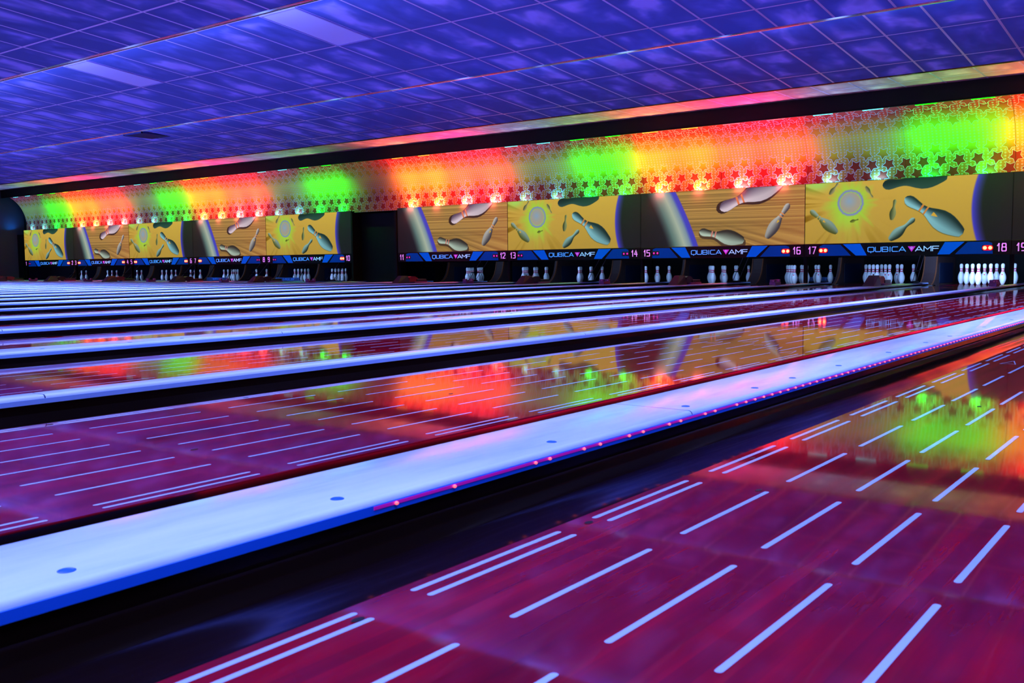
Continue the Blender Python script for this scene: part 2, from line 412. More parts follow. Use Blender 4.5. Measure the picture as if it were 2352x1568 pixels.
# dark fascia closing the wall left of the first screen and in the wide gap between the banks
xg0, xg1 = pair_x(4)+P, pair_x(5)
mb = MB(); mb.box(XL, X0-0.06, D-0.02, D+0.03, 0.06, 1.70); mb.box(xg0+0.02, xg1-0.02, D+0.30, D+0.36, 0.06, 1.78)
mb.box(xg0+0.0, xg0+0.06, D-0.02, D+0.36, 0.06, 1.80); mb.box(xg1-0.10, xg1-0.03, D-0.02, D+0.36, 0.06, 1.80)
struct(mb.build('wall_fascia', MAT['black']))
mb = MB(); mb.box(XL, XR, D+0.16, 18.6, 3.30, 3.36); mb.box(XL, XR, 17.56, 17.60, 1.80, 3.3)
struct(mb.build('wall_upper', MAT['pit']))

# ceiling fixtures and vent
def on2(x, y, dz=0.0): return (x, y, 4.14-0.105*y-dz)
def on3(x, y, dz=0.0): return (x, y, 4.156-0.085*y-dz)
def fixture(x0, y0, w, l, label):
    r = thing('ceiling_light', label, 'light', on2(x0+w/2, y0+l/2), 'lighter rectangular panels in the tiled ceiling')
    mb = MB(); f = 0.022
    def q(xa, xb, ya, yb, dz):
        a = [on2(xa, ya, dz), on2(xb, ya, dz), on2(xb, yb, dz), on2(xa, yb, dz)]
        b = [on2(xa, ya, 0.001), on2(xb, ya, 0.001), on2(xb, yb, 0.001), on2(xa, yb, 0.001)]
        c = r.location
        a = [Vector(k)-c for k in a]; b = [Vector(k)-c for k in b]
        return a, b
    def prism(mb, xa, xb, ya, yb, dz):
        a, b = q(xa, xb, ya, yb, dz); mb.face(a); mb.face(b[::-1])
        for i in range(4): mb.face([a[i], b[i], b[(i+1) % 4], a[(i+1) % 4]])
    prism(mb, x0, x0+w, y0, y0+f, 0.012); prism(mb, x0, x0+w, y0+l-f, y0+l, 0.012)
    prism(mb, x0, x0+f, y0+f, y0+l-f, 0.012); prism(mb, x0+w-f, x0+w, y0+f, y0+l-f, 0.012)
    mb.build('frame', MAT['fixture_frame'], r)
    mb = MB(); prism(mb, x0+f, x0+w-f, y0+f, y0+l-f, 0.006); mb.build('diffuser', MAT['fixture'], r)
fixture(-9.29, 7.415, .6335, 1.225, 'larger pale rectangular ceiling light panel, nearer of the two')
fixture(-13.725, 7.415, .6335, 1.225, 'smaller-looking pale ceiling light panel, the farther one at left')
r = thing('ceiling_vent', 'dark blue square air diffuser in the ceiling near the left end', 'vent', on3(-18.1, 11.5, 0.0))
mb = MB()
for k in range(3):
    h = 0.30-0.09*k; z = -0.025+0.006*k
    mb.box(-h, h, -h, h, z-0.004, z, bev=0.001)
mb.box(-0.30, 0.30, -0.30, 0.30, -0.022, 0.0)
mb.build('louvre', MAT['vent'], r)
mb = MB()
for s in (-1, 1):
    mb.box(s*0.30, s*0.33, -0.33, 0.33, -0.03, -0.0); mb.box(-0.33, 0.33, s*0.30, s*0.33, -0.03, -0.0)
mb.build('frame', MAT['vent'], r)

# ------------------------------------------------------------------ lanes
DP = 0.13667; S0, PER, DL = 0.9154, 0.4517, 0.3518
def rdash(mb, x, y0, y1, w, z):
    pts = []
    h = w/2
    for i in range(5):
        a = PI+PI*i/4; pts.append((x+h*math.cos(a), y0+h+h*math.sin(a), z))
    for i in range(5):
        a = PI*i/4; pts.append((x+h*math.cos(a), y1-h+h*math.sin(a), z))
    mb.face(pts)
mb = MB()
cols = [-0.4785-0.030, -0.4785]+[-0.4785+DP*k for k in range(1, 7)]+[0.4785, 0.4785+0.032]
for rI in range(-1, 38):
    y = S0+PER*rI
    for c in cols: rdash(mb, c, y, y+DL, 0.0100, 0.0004)
me_dash = mb.mesh('dash_marking', MAT['dash'])
mb = MB()
# outlined target arrows, seven across the lane
for k in range(-3, 4):
    x = k*DP; y = 4.95-abs(k)*0.17; w = 0.030; l = 0.15; tk = 0.0045
    A = [(x-w, y), (x, y+l), (x+w, y), (x, y+0.022)]
    for i in range(4):
        p0 = Vector((*A[i], 0.0006)); p1 = Vector((*A[(i+1) % 4], 0.0006)); d = (p1-p0).normalized(); n = Vector((-d.y, d.x, 0))*tk/2
        mb.face([p0-n, p1-n, p1+n, p0+n])
me_arrow = mb.mesh('arrow_marking', MAT['dash'])
PLUGS = [(-0.49, 0.80), (-0.50, 1.34), (-0.492, 2.0), (0.497, 0.62), (0.495, 1.52), (0.492, 2.9), (-0.10, 0.83), (0.16, 1.35), (-0.36, 1.72), (0.02, 2.45), (0.3, 3.3), (-0.25, 3.1)]
mb = MB(); mb.face([(0.006*math.cos(2*PI*i/8), 0.011*math.sin(2*PI*i/8), 0.0007) for i in range(8)])
me_hole = mb.mesh('screw_plug', MAT['hole'])
mb = MB(); mb.box(-LW/2, LW/2, LANE_Y0, LANE_Y1, -0.06, 0.0, bev=0.002)
me_lane = mb.mesh('lane_bed', MAT['lane'])
def gutter_mesh(flip):
    mb = MB(); n = 12; w = GW; prof = []
    for i in range(n+1):
        a = PI*i/n; prof.append((-w/2*math.cos(a)*0.97, -0.022-0.072*math.sin(a)))
    prof = [(-w/2, -0.004)]+prof+[(w/2, -0.004)]
    low = [(w/2, -0.115), (-w/2, -0.115)]
    pr = prof+low
    if flip: pr = [(-x, z) for x, z in pr][::-1]
    mb.extrude_y(pr, LANE_Y0, 19.0, seg=1)
    return mb
me_gut = gutter_mesh(False).mesh('gutter', MAT['gutter'])
me_gut.polygons.foreach_set('use_smooth', [True]*len(me_gut.polygons))
try: me_gut.set_sharp_from_angle(angle=math.radians(40))
except Exception: pass
for n in range(1, 21):
    r = thing('bowling_lane', '', 'lane', (lane_x(n), 0, 0), 'bowling lanes side by side')
    r['label'] = {20: 'nearest glossy red-brown bowling lane with pale dashes, across the lower right corner',
                  19: 'second-nearest bowling lane, its surface mirroring the red, yellow and green wall',
                  18: 'third-nearest bowling lane, leading to the full rack of bright pins under number eighteen'}.get(n, 'dark glossy bowling lane running to the pin deck under lane number %s' % nw(n))
    inst('lane_bed', me_lane, r); inst('dash_marking', me_dash, r, (0, 0, 0))
    inst('arrow_marking', me_arrow, r)
    if n >= 19:
        for (px_, py_) in PLUGS: inst('screw_plug', me_hole, r, (px_, py_, 0))
    inst('gutter', me_gut, r, (-LW/2-GW/2, 0, 0)); inst('gutter', me_gut, r, (LW/2+GW/2, 0, 0))

# cappings between the lanes
def cap_mesh(w, z=0.050):
    h = w/2; prof = [(-h+0.004, z-0.022), (-h, z-0.016)]
    for i in range(5):
        a = PI-PI/2*i/4; prof.append((-h+0.012+0.012*math.cos(a), z-0.012+0.012*math.sin(a)))
    for i in range(5):
        a = PI/2-PI/2*i/4; prof.append((h-0.012+0.012*math.cos(a), z-0.012+0.012*math.sin(a)))
    prof += [(h, z-0.016), (h-0.004, z-0.022)]
    mb = MB(); mb.extrude_y(prof, LANE_Y0, CAP_Y1); return mb
bolt_prof = [(0.0115, 0), (0.0115, 0.0012), (0.0095, 0.002), (0.0075, 0.0012)]
mbb = MB(); mbb.lathe(bolt_prof, 16); me_bolt = mbb.mesh('bolt', MAT['bolt'])
BOLTS = [0.61, 1.07, 1.69, 2.32, 2.78, 3.09, 3.55, 4.18, 4.78, 5.25, 6.07, 6.9, 7.6, 8.5, 9.2, 10.1, 11.0, 11.9, 12.8, 13.7, 14.6]
caps = []
for n in range(0, 21):   # capping to the right of lane n
    if n == 0: xa, xb = lane_x(1)-LW/2-GW-0.22, lane_x(1)-LW/2-GW
    elif n == 20: xa, xb = lane_x(20)+LW/2+GW, lane_x(20)+LW/2+GW+0.13
    else: xa, xb = lane_x(n)+LW/2+GW, lane_x(n+1)-LW/2-GW
    xc, w = (xa+xb)/2, xb-xa
    wide = n % 2 == 1
    if n == 10:
        # two cappings with a walkway deck between the two banks of lanes
        lst = [(xa+0.07, 0.14, 'left'), (xb-0.07, 0.14, 'right')]
        mb = MB(); mb.box(xa+0.15, xb-0.15, LANE_Y0, 18.6, -0.05, 0.03, bev=0.004)
        tag(mb.build('walkway_deck', MAT['floor']), 'dark narrow walkway deck between the cappings of lanes ten and eleven', 'walkway')
    else: lst = [(xc, w, '')]
    for (cx, w_, side) in lst:
        r = thing('lane_capping', '', 'capping', (cx, 0, 0), 'pale blue-white cappings between lanes')
        if n == 0: lab = 'pale capping on the outer left side of lane one'
        elif n == 20: lab = 'pale capping on the right side of the nearest lane'
        elif n == 10: lab = 'narrow pale capping on the %s side of the walkway between lanes ten and eleven' % side
        elif n == 19: lab = 'widest nearest blue-white capping with bolts and a pink LED strip'
        elif wide: lab = 'wide bolted blue-white capping between lane %s and lane %s' % (nw(n), nw(n+1))
        else: lab = 'narrow smooth blue-white capping between lane %s and lane %s' % (nw(n), nw(n+1))
        r['label'] = lab
        o = cap_mesh(w_).build('top_cover', MAT['cap'], r); smooth_by_angle(o, 50)
        mb = MB()
        for s in (-1, 1):
            h = s*w_/2
            mb.box(h-s*0.003, h+s*0.0035, LANE_Y0, CAP_Y1, 0.024, 0.0395)
        mb.build('edge_face', MAT['shaded_side'] if n == 19 else MAT['lit_side'], r)
        mb = MB(); mb.box(-w_/2+0.008, w_/2-0.008, LANE_Y0, CAP_Y1, -0.13, 0.030)
        mb.build('divider_wall', MAT['gutter'], r)
        if wide:
            off = 0.072 if n == 19 else 0.05
            for y in BOLTS: inst('bolt', me_bolt, r, (off, y, 0.0495))
    if n == 19: NEAR = r; NEARW = w
# LED strip on the near capping
r = thing('led_strip', 'pink lit LED strip with bright diodes along the nearest wide capping', 'light strip', (NEAR.location.x+NEARW/2, 0, 0))
mb = MB(); mb.box(0.0036, 0.0050, 1.10, CAP_Y1, 0.0325, 0.0380); mb.build('tape', MAT['led_strip'], r)
mb = MB(); mb.lathe([(0.0012, -0.0030), (0.0032, -0.0016), (0.0036, 0.0), (0.0032, 0.0016), (0.0012, 0.0030)], 10)
me_d = mb.mesh('diode', MAT['led_pink'])
ys = [1.15, 1.30, 1.551, 1.601, 1.73, 1.796, 1.923, 1.988, 2.119, 2.18, 2.32, 2.38]+[2.52+0.064*k for k in range(88)]
for y in ys: inst('diode', me_d, r, (0.0075, y, 0.0350))
mb = MB()
y = 2.52+0.064*88
while y < CAP_Y1-0.1:
    mb.lathe([(0.0012, -0.0030), (0.0036, 0.0), (0.0012, 0.0030)], 6, cx=0.0075, cy=y, cz=0.035); y += 0.064
o = mb.build('diode_row', MAT['led_pink'], r); o['kind'] = 'stuff'
r = thing('led_strip', 'red LED strip glowing into the gutter under the far edge of the widest capping', 'light strip', (NEAR.location.x-NEARW/2, 0, 0))
mb = MB(); mb.box(-0.008, -0.004, 1.25, CAP_Y1, 0.024, 0.032); mb.build('tape', MAT['led_red'], r)

# ------------------------------------------------------------------ masking wall: screens, signs, star panels
NX, NZ = 520, 172
SZ0, SZ1 = 0.765, 1.845
def pinmask(u, v, base, head, wid, shade=1.0):
    """bowling pin silhouette lying from base to head, returns alpha, across coordinate, along coordinate"""
    bx, by = base; hx, hy = head; L = math.hypot(hx-bx, hy-by); dx, dy = (hx-bx)/L, (hy-by)/L
    t_ = ((u-bx)*dx+(v-by)*dy)/L; s_ = ((u-bx)*(-dy)+(v-by)*dx)/L
    prof_t = np.array([-0.02, 0.0, 0.05, 0.15, 0.225, 0.30, 0.39, 0.48, 0.575, 0.625, 0.667, 0.725, 0.783, 0.84, 0.90, 0.95, 0.985, 1.0])
    prof_r = np.array([0.0, 0.068, 0.094, 0.130, 0.150, 0.158, 0.152, 0.123, 0.082, 0.066, 0.060, 0.062, 0.070, 0.080, 0.085, 0.072, 0.040, 0.0])*wid
    rad = np.interp(t_, prof_t, prof_r, left=0, right=0)
    e = 0.010/L
    al = np.clip((rad-np.abs(s_))/e+0.3, 0, 1)*(rad > 0)
    return al, s_/np.maximum(rad, 1e-3), t_
def blend(img, al, c): return img*(1-al[..., None])+np.asarray(c)*al[..., None] if np.ndim(c) == 1 else img*(1-al[..., None])+c*al[..., None]
def vnoise(x, seed):
    rs = np.random.RandomState(seed).rand(512); i = np.floor(x).astype(int); f = x-i; f = f*f*(3-2*f)
    return rs[i % 512]*(1-f)+rs[(i+1) % 512]*f
def pin_paint(img, u, v, base, head, wid, light, dark, stripe=None, flip=1, mark=False):
    al, s_, t_ = pinmask(u, v, base, head, wid)
    k = np.clip(0.42+0.80*s_*flip, 0, 1)**1.1
    light = np.asarray(light)*1.12; dark = np.asarray(dark)*0.8
    c = np.asarray(light)*(1-k[..., None])+np.asarray(dark)*k[..., None]
    c = c*(0.82+0.18*np.clip(t_*1.6, 0, 1))[..., None]
    if stripe is not None:
        st = ((np.abs(t_-0.625) < 0.013) | (np.abs(t_-0.705) < 0.015)).astype(float)
        c = blend(c, st, stripe)
    if mark:
        st = ((np.abs(s_+0.1) < (0.30-(0.52-t_)*3.2)) & (t_ < 0.52) & (t_ > 0.43)).astype(float); c = blend(c, st, (215, 170, 60))
    return blend(img, al, c)
def picture(kind):
    U_, V_ = np.meshgrid(np.linspace(0, P, NX), np.linspace(SZ0, SZ1, NZ)); img = np.zeros((NZ, NX, 3))
    if kind == 'A':
        img[:] = (205, 166, 66)
        img *= (0.90+0.13*(V_-SZ0)/(SZ1-SZ0))[..., None]
        cx, cy = 0.813, 1.476; dx, dy = U_-cx, V_-cy; rad = np.hypot(dx, dy); th = np.arctan2(dy, dx)
        ray = vnoise((th+PI)*14, 3)
        # streaks radiating from the portal
        sm = np.clip((rad-0.45)/0.4, 0, 1)*np.clip(1.25-U_/1.3, 0, 1)
        img -= (sm*np.clip(ray-0.55, 0, 1)*190)[..., None]*np.array([0.9, 0.9, 0.8])
        gl = np.clip(1.0-(rad-0.16)/(0.20+0.16*vnoise((th+PI)*9, 8)+0.22*np.clip(-np.cos(th-PI/2*0.9), 0, 1)*vnoise((th+PI)*6, 5)), 0, 1)**0.9
        img = blend(img, gl*0.85, (150, 235, 60))
        dg = np.exp(-(((U_-0.78)/0.30)**2))*np.clip((1.45-V_)/0.3, 0, 1)*np.clip((V_-0.75)/0.9+0.1, 0, 1); img = blend(img, dg*0.55*(0.5+vnoise(U_*16, 4)), (175, 225, 70))
        ul = np.exp(-(((U_-0.2)/0.25)**2+((V_-1.82)/0.12)**2)); img = blend(img, ul*0.8, (160, 230, 100))
        rg = np.clip(1-np.abs(rad-0.205-0.012*vnoise((th+PI)*12, 9))/0.035, 0, 1); img = blend(img, rg*0.95, (120, 125, 215))
        bl = np.clip((0.185-rad)/0.012, 0, 1)
        c = np.array([168, 160, 140])+(np.clip(0.15-np.hypot(dx+0.02, dy-0.03), 0, 1)/0.15)[..., None]*np.array([-30, 5, 50])
        img = blend(img, bl, c)
        G1, G2 = (150, 145, 95), (95, 110, 70)
        img = pin_paint(img, U_, V_, (0.44, 1.64), (0.595, 1.835), 1.05, G1, G2)
        img = pin_paint(img, U_, V_, (1.075, 1.745), (1.20, 1.545), 0.95, G1, G2)
        img = pin_paint(img, U_, V_, (0.815, 1.140), (0.965, 1.178), 1.2, (120, 135, 45), (95, 110, 40))
        img = pin_paint(img, U_, V_, (1.525, 1.15), (1.58, 1.50), 1.0, (130, 140, 90), (80, 95, 55), flip=1)
        img = pin_paint(img, U_, V_, (0.58, 0.955), (0.09, 1.37), 0.92, (125, 150, 140), (110, 120, 45), stripe=(175, 160, 80), flip=1, mark=True)
        img = pin_paint(img, U_, V_, (1.50, 0.81), (1.91, 1.165), 1.0, (125, 165, 160), (45, 62, 52), flip=-1)
        al, _, _ = pinmask(U_, V_+0.012, (2.66, 0.90), (1.74, 1.52), 1.02); img = blend(img, al*0.6, (60, 70, 50))
        img = pin_paint(img, U_, V_, (2.66, 0.895), (1.74, 1.52), 0.98, (120, 175, 185), (40, 62, 68), stripe=(205, 130, 60), flip=-1, mark=True)
        img = pin_paint(img, U_, V_, (2.40, 1.86), (1.36, 1.745), 1.02, (20, 32, 35), (58, 90, 88), flip=1, mark=False)
        # big dark ball at the right with its blue rim
        e = 2.787+0.30*(V_-1.30)**2
        rim = np.clip((U_-e)/0.03, 0, 1); kk = np.clip((U_-e-0.02)/0.16, 0, 1)
        c = np.array([70, 60, 205])*(1-kk[..., None])+np.array([26, 20, 30])*kk[..., None]
        img = blend(img, rim, c)
    else:
        img[:] = (172, 134, 70)
        stv = vnoise(V_*48+0.5*U_, 11)*0.45+vnoise(V_*110+U_*0.9, 12)*0.55
        dx, dy = U_+0.3, V_-1.75; th = np.arctan2(dy, dx)
        stv2 = vnoise((th+PI)*62, 21)*0.6+vnoise((th+PI)*120, 22)*0.4
        w = np.clip((1.25-V_)/0.35, 0, 1)*np.clip((U_-1.3)/0.8, 0, 1)
        s_ = stv*(1-w)+stv2*w
        img *= (0.62+0.58*s_)[..., None]; img[..., 0] += 18*np.clip((U_-2.0)/1.4, 0, 1)*(1-s_)*2
        al, _, _ = pinmask(U_+0.02, V_+0.02, (2.98, 1.93), (1.68, 1.47), 1.04); img = blend(img, al*0.85, (28, 22, 26))
        img = pin_paint(img, U_, V_, (2.98, 1.95), (1.73, 1.47), 0.96, (195, 180, 190), (110, 95, 125), stripe=(225, 120, 70), flip=-1)
        img = pin_paint(img, U_, V_, (2.685, 0.90), (3.115, 1.515), 0.90, (165, 165, 160), (85, 82, 88), stripe=(220, 140, 80), flip=-1, mark=True)
        al, _, _ = pinmask(U_-0.02, V_+0.03, (2.23, 0.82), (1.27, 1.05), 1.06); img = blend(img, al*0.75, (50, 38, 34))
        img = pin_paint(img, U_, V_, (2.22, 0.86), (1.30, 1.055), 0.98, (160, 180, 165), (60, 62, 56), stripe=(205, 125, 110), flip=-1)
        # big ball at the left: dark side, teal highlight, blue rim
        zz = (SZ1-V_)/(SZ1-SZ0)
        e = 0.79+0.60*zz-0.10*zz*zz
        q = e-U_
        ball = np.clip(q/0.02, 0, 1)
        stops = np.array([0, 0.10, 0.17, 0.30, 0.50, 0.68, 1.1]); 
        cr = np.interp(q, stops, [70, 62, 125, 170, 90, 20, 24]); cg = np.interp(q, stops, [62, 70, 150, 185, 120, 24, 18]); cb = np.interp(q, stops, [190, 195, 165, 165, 115, 34, 26])
        img = blend(img, ball, np.stack([cr, cg, cb], -1))
    img = np.clip(img, 0, 255)/255.0
    return np.where(img <= 0.04045, img/12.92, ((img+0.055)/1.055)**2.4)
def screen_mesh(kind):
    img = picture(kind); me = bpy.data.meshes.new('picture_'+kind)
    xs = np.linspace(0.006, P-0.006, NX); zs = np.linspace(SZ0, SZ1, NZ)
    vs = [(x, 0, z) for z in zs for x in xs]
    fs = [(j*NX+i, j*NX+i+1, (j+1)*NX+i+1, (j+1)*NX+i) for j in range(NZ-1) for i in range(NX-1)]
    me.from_pydata(vs, [], fs); me.materials.append(MAT['screen'])
    ca = me.color_attributes.new('picture', 'FLOAT_COLOR', 'POINT')
    arr = np.ones((NX*NZ, 4), dtype=np.float32); arr[:, :3] = img.reshape(-1, 3)
    ca.data.foreach_set('color', arr.ravel()); me.update(); return me
PIC = {'A': screen_mesh('A'), 'B': screen_mesh('B')}
mb = MB(); mb.box(0.002, P-0.002, 0.002, 0.035, SZ0-0.002, SZ1+0.004); me_case = mb.mesh('case', MAT['black'])
mb = MB(); mb.box(-0.002, 0.006, -0.003, 0.03, SZ0, SZ1); mb.box(P-0.006, P-0.0, -0.003, 0.03, SZ0, SZ1); me_fr = mb.mesh('side_frame', MAT['black'])

# stroke lettering
GL = {
 'Q': ([[(0.15,0),(0.85,0),(1,0.15),(1,0.85),(0.85,1),(0.15,1),(0,0.85),(0,0.15),(0.15,0)], [(0.5,0.02),(0.5,-0.22)]], 1.0),
 'U': ([[(0,1),(0,0.15),(0.15,0),(0.85,0),(1,0.15),(1,1)]], 0.95),
 'B': ([[(0,0),(0,1),(0.85,1),(0.97,0.88),(0.97,0.62),(0.85,0.5),(1,0.38),(1,0.12),(0.85,0),(0,0)], [(0,0.5),(0.85,0.5)]], 0.92),
 'I': ([[(0.5,0),(0.5,1)]], 0.2),
 'C': ([[(1,0),(0.15,0),(0,0.15),(0,0.85),(0.15,1),(1,1)]], 0.9),
 'A': ([[(0,0),(0.5,1),(1,0)], [(0.2,0.28),(0.8,0.28)]], 1.05),
 'M': ([[(0,0),(0,1),(0.5,0.35),(1,1),(1,0)]], 1.05),
 'F': ([[(0,0),(0,1),(1,1)], [(0,0.5),(0.92,0.5)]], 0.9),
}
DG = {
 '0': [[(0.12,0),(0.88,0),(1,0.1),(1,0.9),(0.88,1),(0.12,1),(0,0.9),(0,0.1),(0.12,0)]],
 '1': [[(0.2,0.72),(0.62,1),(0.62,0)]],
 '2': [[(0,0.8),(0.0,0.9),(0.12,1),(0.88,1),(1,0.9),(1,0.6),(0.88,0.52),(0.1,0.12),(0,0),(1,0)]],
 '3': [[(0,1),(0.88,1),(1,0.9),(1,0.62),(0.88,0.52),(0.3,0.52)], [(0.88,0.52),(1,0.42),(1,0.1),(0.88,0),(0,0)]],
 '4': [[(0.55,1),(0,0.35),(1,0.35)], [(0.75,0.75),(0.75,0)]],
 '5': [[(1,1),(0,1),(0,0.56),(0.88,0.56),(1,0.46),(1,0.1),(0.88,0),(0,0)]],
 '6': [[(0.9,1),(0.12,1),(0,0.9),(0,0.1),(0.12,0),(0.88,0),(1,0.1),(1,0.45),(0.88,0.55),(0,0.55)]],
 '7': [[(0,1),(1,1),(0.35,0)]],
 '8': [[(0.12,0),(0.88,0),(1,0.1),(1,0.42),(0.88,0.53),(0.12,0.53),(0,0.42),(0,0.1),(0.12,0)], [(0.88,0.53),(0.94,0.62),(0.94,0.9),(0.82,1),(0.18,1),(0.06,0.9),(0.06,0.62),(0.12,0.53)]],
 '9': [[(0.1,0),(0.88,0),(1,0.1),(1,0.9),(0.88,1),(0.12,1),(0,0.9),(0,0.55),(0.12,0.45),(1,0.45)]],
}
def stroke(mb, pts, x, z, w, h, th, y, dep=0.006):
    P_ = [Vector((x+a*w, z+b*h)) for a, b in pts]
    for i in range(len(P_)-1):
        a, b = P_[i], P_[i+1]; d = (b-a).normalized(); n = Vector((-d.y, d.x))*th/2; e = d*th*0.42
        q = [a-e-n, b+e-n, b+e+n, a-e+n]
        f = [(k.x, y-dep, k.y) for k in q]; g = [(k.x, y, k.y) for k in q]
        mb.face(f); mb.face(g[::-1])
        for i2 in range(4): mb.face([f[i2], g[i2], g[(i2+1) % 4], f[(i2+1) % 4]])
def text(mb, s, x, z, h, unit, th, y, gap):
    for ch in s:
        st, w = GL[ch]
        for pl in st: stroke(mb, pl, x, z, w*unit, h, th, y)
        x += w*unit+gap
    return x
def digits(mb, s, x, z, w, h, th, y, gap):
    for ch in s:
        ww = w*0.78 if ch == '1' else w
        for pl in DG[ch]: stroke(mb, pl, x, z, ww, h, th, y, 0.005)
        x += ww+gap
BZ0, BZ1 = 0.532, 0.7620
mb = MB(); mb.box(0.004, P-0.004, -0.010, 0.10, BZ0, BZ1, bev=0.004); me_board = mb.mesh('board', MAT['sign'])
def poly_prism(mb, pts, y0, y1):
    f = [(x, y0, z) for x, z in pts]; g = [(x, y1, z) for x, z in pts]
    mb.face(f); mb.face(g[::-1])
    for i in range(len(pts)): mb.face([f[i], g[i], g[(i+1) % len(pts)], f[(i+1) % len(pts)]])
def mir(pts): return [(P-x, z) for x, z in pts][::-1]
blkL = [(0.27, 0.545), (0.845, 0.545), (0.655, 0.742), (0.35, 0.745), (0.285, 0.72)]
bandL = [(0.93, 0.545), (1.12, 0.545), (1.005, 0.750), (0.70, 0.748)]
mb = MB(); poly_prism(mb, blkL, -0.013, -0.009); me_blkL = mb.mesh('blue_block', MAT['sign_blue'])
mb = MB(); poly_prism(mb, mir(blkL), -0.013, -0.009); me_blkR = mb.mesh('blue_block', MAT['sign_blue'])
mb = MB(); poly_prism(mb, bandL, -0.013, -0.009); me_bndL = mb.mesh('blue_stripe', MAT['sign_blue2'])
mb = MB(); poly_prism(mb, mir(bandL), -0.013, -0.009); me_bndR = mb.mesh('blue_stripe', MAT['sign_blue2'])
mb = MB(); xe = text(mb, 'QUBICA', 1.140, 0.607, 0.078, 0.102, 0.0125, -0.0105, 0.024); me_la = mb.mesh('logo_lettering', MAT['logo_a'])
mb = MB(); text(mb, 'AMF', 1.935, 0.607, 0.078, 0.108, 0.0125, -0.0105, 0.024); me_lb = mb.mesh('logo_lettering', MAT['logo_b'])
mb = MB(); poly_prism(mb, [(1.872, 0.598), (1.935, 0.690), (1.809, 0.690)], -0.0165, -0.0100); me_tri = mb.mesh('logo_triangle', MAT['logo_tri'])
mb = MB()
for i in range(14):
    a0, a1 = 2*PI*i/14, 2*PI*(i+1)/14; r0, r1 = 0.013, 0.019
    mb.face([(1.872+r*math.cos(a), -0.0172, 0.664+r*math.sin(a)) for r, a in ((r0, a0), (r0, a1), (r1, a1), (r1, a0))])
mb.box(1.870, 1.8745, -0.0174, -0.0168, 0.632, 0.650)
me_q = mb.mesh('logo_emblem', MAT['logo_b'])
def lens(name, m_, r, s=1.0):
    mb = MB(); b = len(mb.v); n = 14
    for rr, yy in ((r, 0), (r*0.8, -r*0.35), (r*0.4, -r*0.55)):
        for i in range(n):
            a = 2*PI*i/n; mb.v.append((rr*math.cos(a), yy, rr*math.sin(a)))
    for k in range(2):
        for i in range(n):
            j = (i+1) % n; mb.f.append((k*n+i, k*n+j, (k+1)*n+j, (k+1)*n+i)); mb.mi.append(0)
    mb.f.append(tuple(2*n+i for i in range(n))); mb.mi.append(0)
    return mb.mesh(name, m_, True)
me_on = lens('indicator_lamp', MAT['ind_on'], 0.031); me_off = lens('indicator_lamp', MAT['ind_off'], 0.021)
mb = MB(); mb.box(-0.085, 0.085, -0.014, -0.009, -0.045, 0.045, bev=0.002); me_hs = mb.mesh('lamp_housing', MAT['housing'])
MAT['ind_halo'] = mat('indicator_halo', (0.8, 0.0, 0.0), 0.3, emis=(1.0, 0.0, 0.0), estr=1.3)  # red glow round the lit lamps, put in as an emitting plate
mb = MB(); pts = []
for i in range(9):
    a = PI/2-PI*i/8; pts.append((0.040+0.042*math.cos(a), 0.042*math.sin(a)))
for i in range(9):
    a = -PI/2-PI*i/8; pts.append((-0.040+0.042*math.cos(a), 0.042*math.sin(a)))
poly_prism(mb, pts, -0.0165, -0.0135); me_halo = mb.mesh('lamp_halo', MAT['ind_halo'])
LIT = {2, 3, 4, 5, 6, 7, 10, 16, 17, 18, 19}
for j in range(10):
    a, b = 2*j+1, 2*j+2; x = pair_x(j)
    kind = 'A' if j % 2 == 0 else 'B'
    if kind == 'A': lab = 'yellow screen with pins flying round a green portal, above lanes %s and %s' % (nw(a), nw(b))
    else: lab = 'brown screen with big ball and tumbling pins, above lanes %s and %s' % (nw(a), nw(b))
    r = thing('projection_screen', lab, 'screen', (x, D, 0), 'screens in a row above the pins')
    inst('picture', PIC[kind], r); inst('case', me_case, r, (0, 0, 0)); inst('side_frame', me_fr, r)
    r = thing('lane_number_sign', 'dark and blue sign board with logo, numbered for lanes %s and %s' % (nw(a), nw(b)), 'sign', (x, D, 0), 'sign boards under the screens')
    inst('board', me_board, r)
    for nm, me_ in (('blue_block', me_blkL), ('blue_block', me_blkR), ('blue_stripe', me_bndL), ('blue_stripe', me_bndR), ('logo_lettering', me_la), ('logo_lettering', me_lb), ('logo_triangle', me_tri), ('logo_emblem', me_q)):
        inst(nm, me_, r)
    for n, left in ((a, True), (b, False)):
        s = str(n); w, h, g = 0.062, 0.120, 0.026
        tw = sum(w*0.78 if c == '1' else w for c in s)+g*(len(s)-1)
        mb = MB(); digits(mb, s, (0.075 if left else P-0.075-tw), 0.588, w, h, 0.0165, -0.0105, g)
        mb.build('lane_number', MAT['digit'], r)
        on = n in LIT
        hx = (0.35 if left else P-0.35)
        h_ = inst('lamp_housing', me_hs, r, (hx, 0, 0.642))
        if on: inst('lamp_halo', me_halo, h_)
        for s_ in (-1, 1): inst('indicator_lamp', me_on if on else me_off, h_, (s_*0.040, -0.0135, 0))
    # dark post under the left edge of each pair
    mb = MB(); mb.box(-0.028, 0.028, 0.04, 0.12, 0.052, BZ0-0.002, bev=0.004)
    o = mb.build('support_post', MAT['black'], None, loc=(x, D, 0)); tag(o, 'slim dark post at the left edge of the openings of lanes %s and %s' % (nw(a), nw(b)), 'post', 'posts between the pit openings')

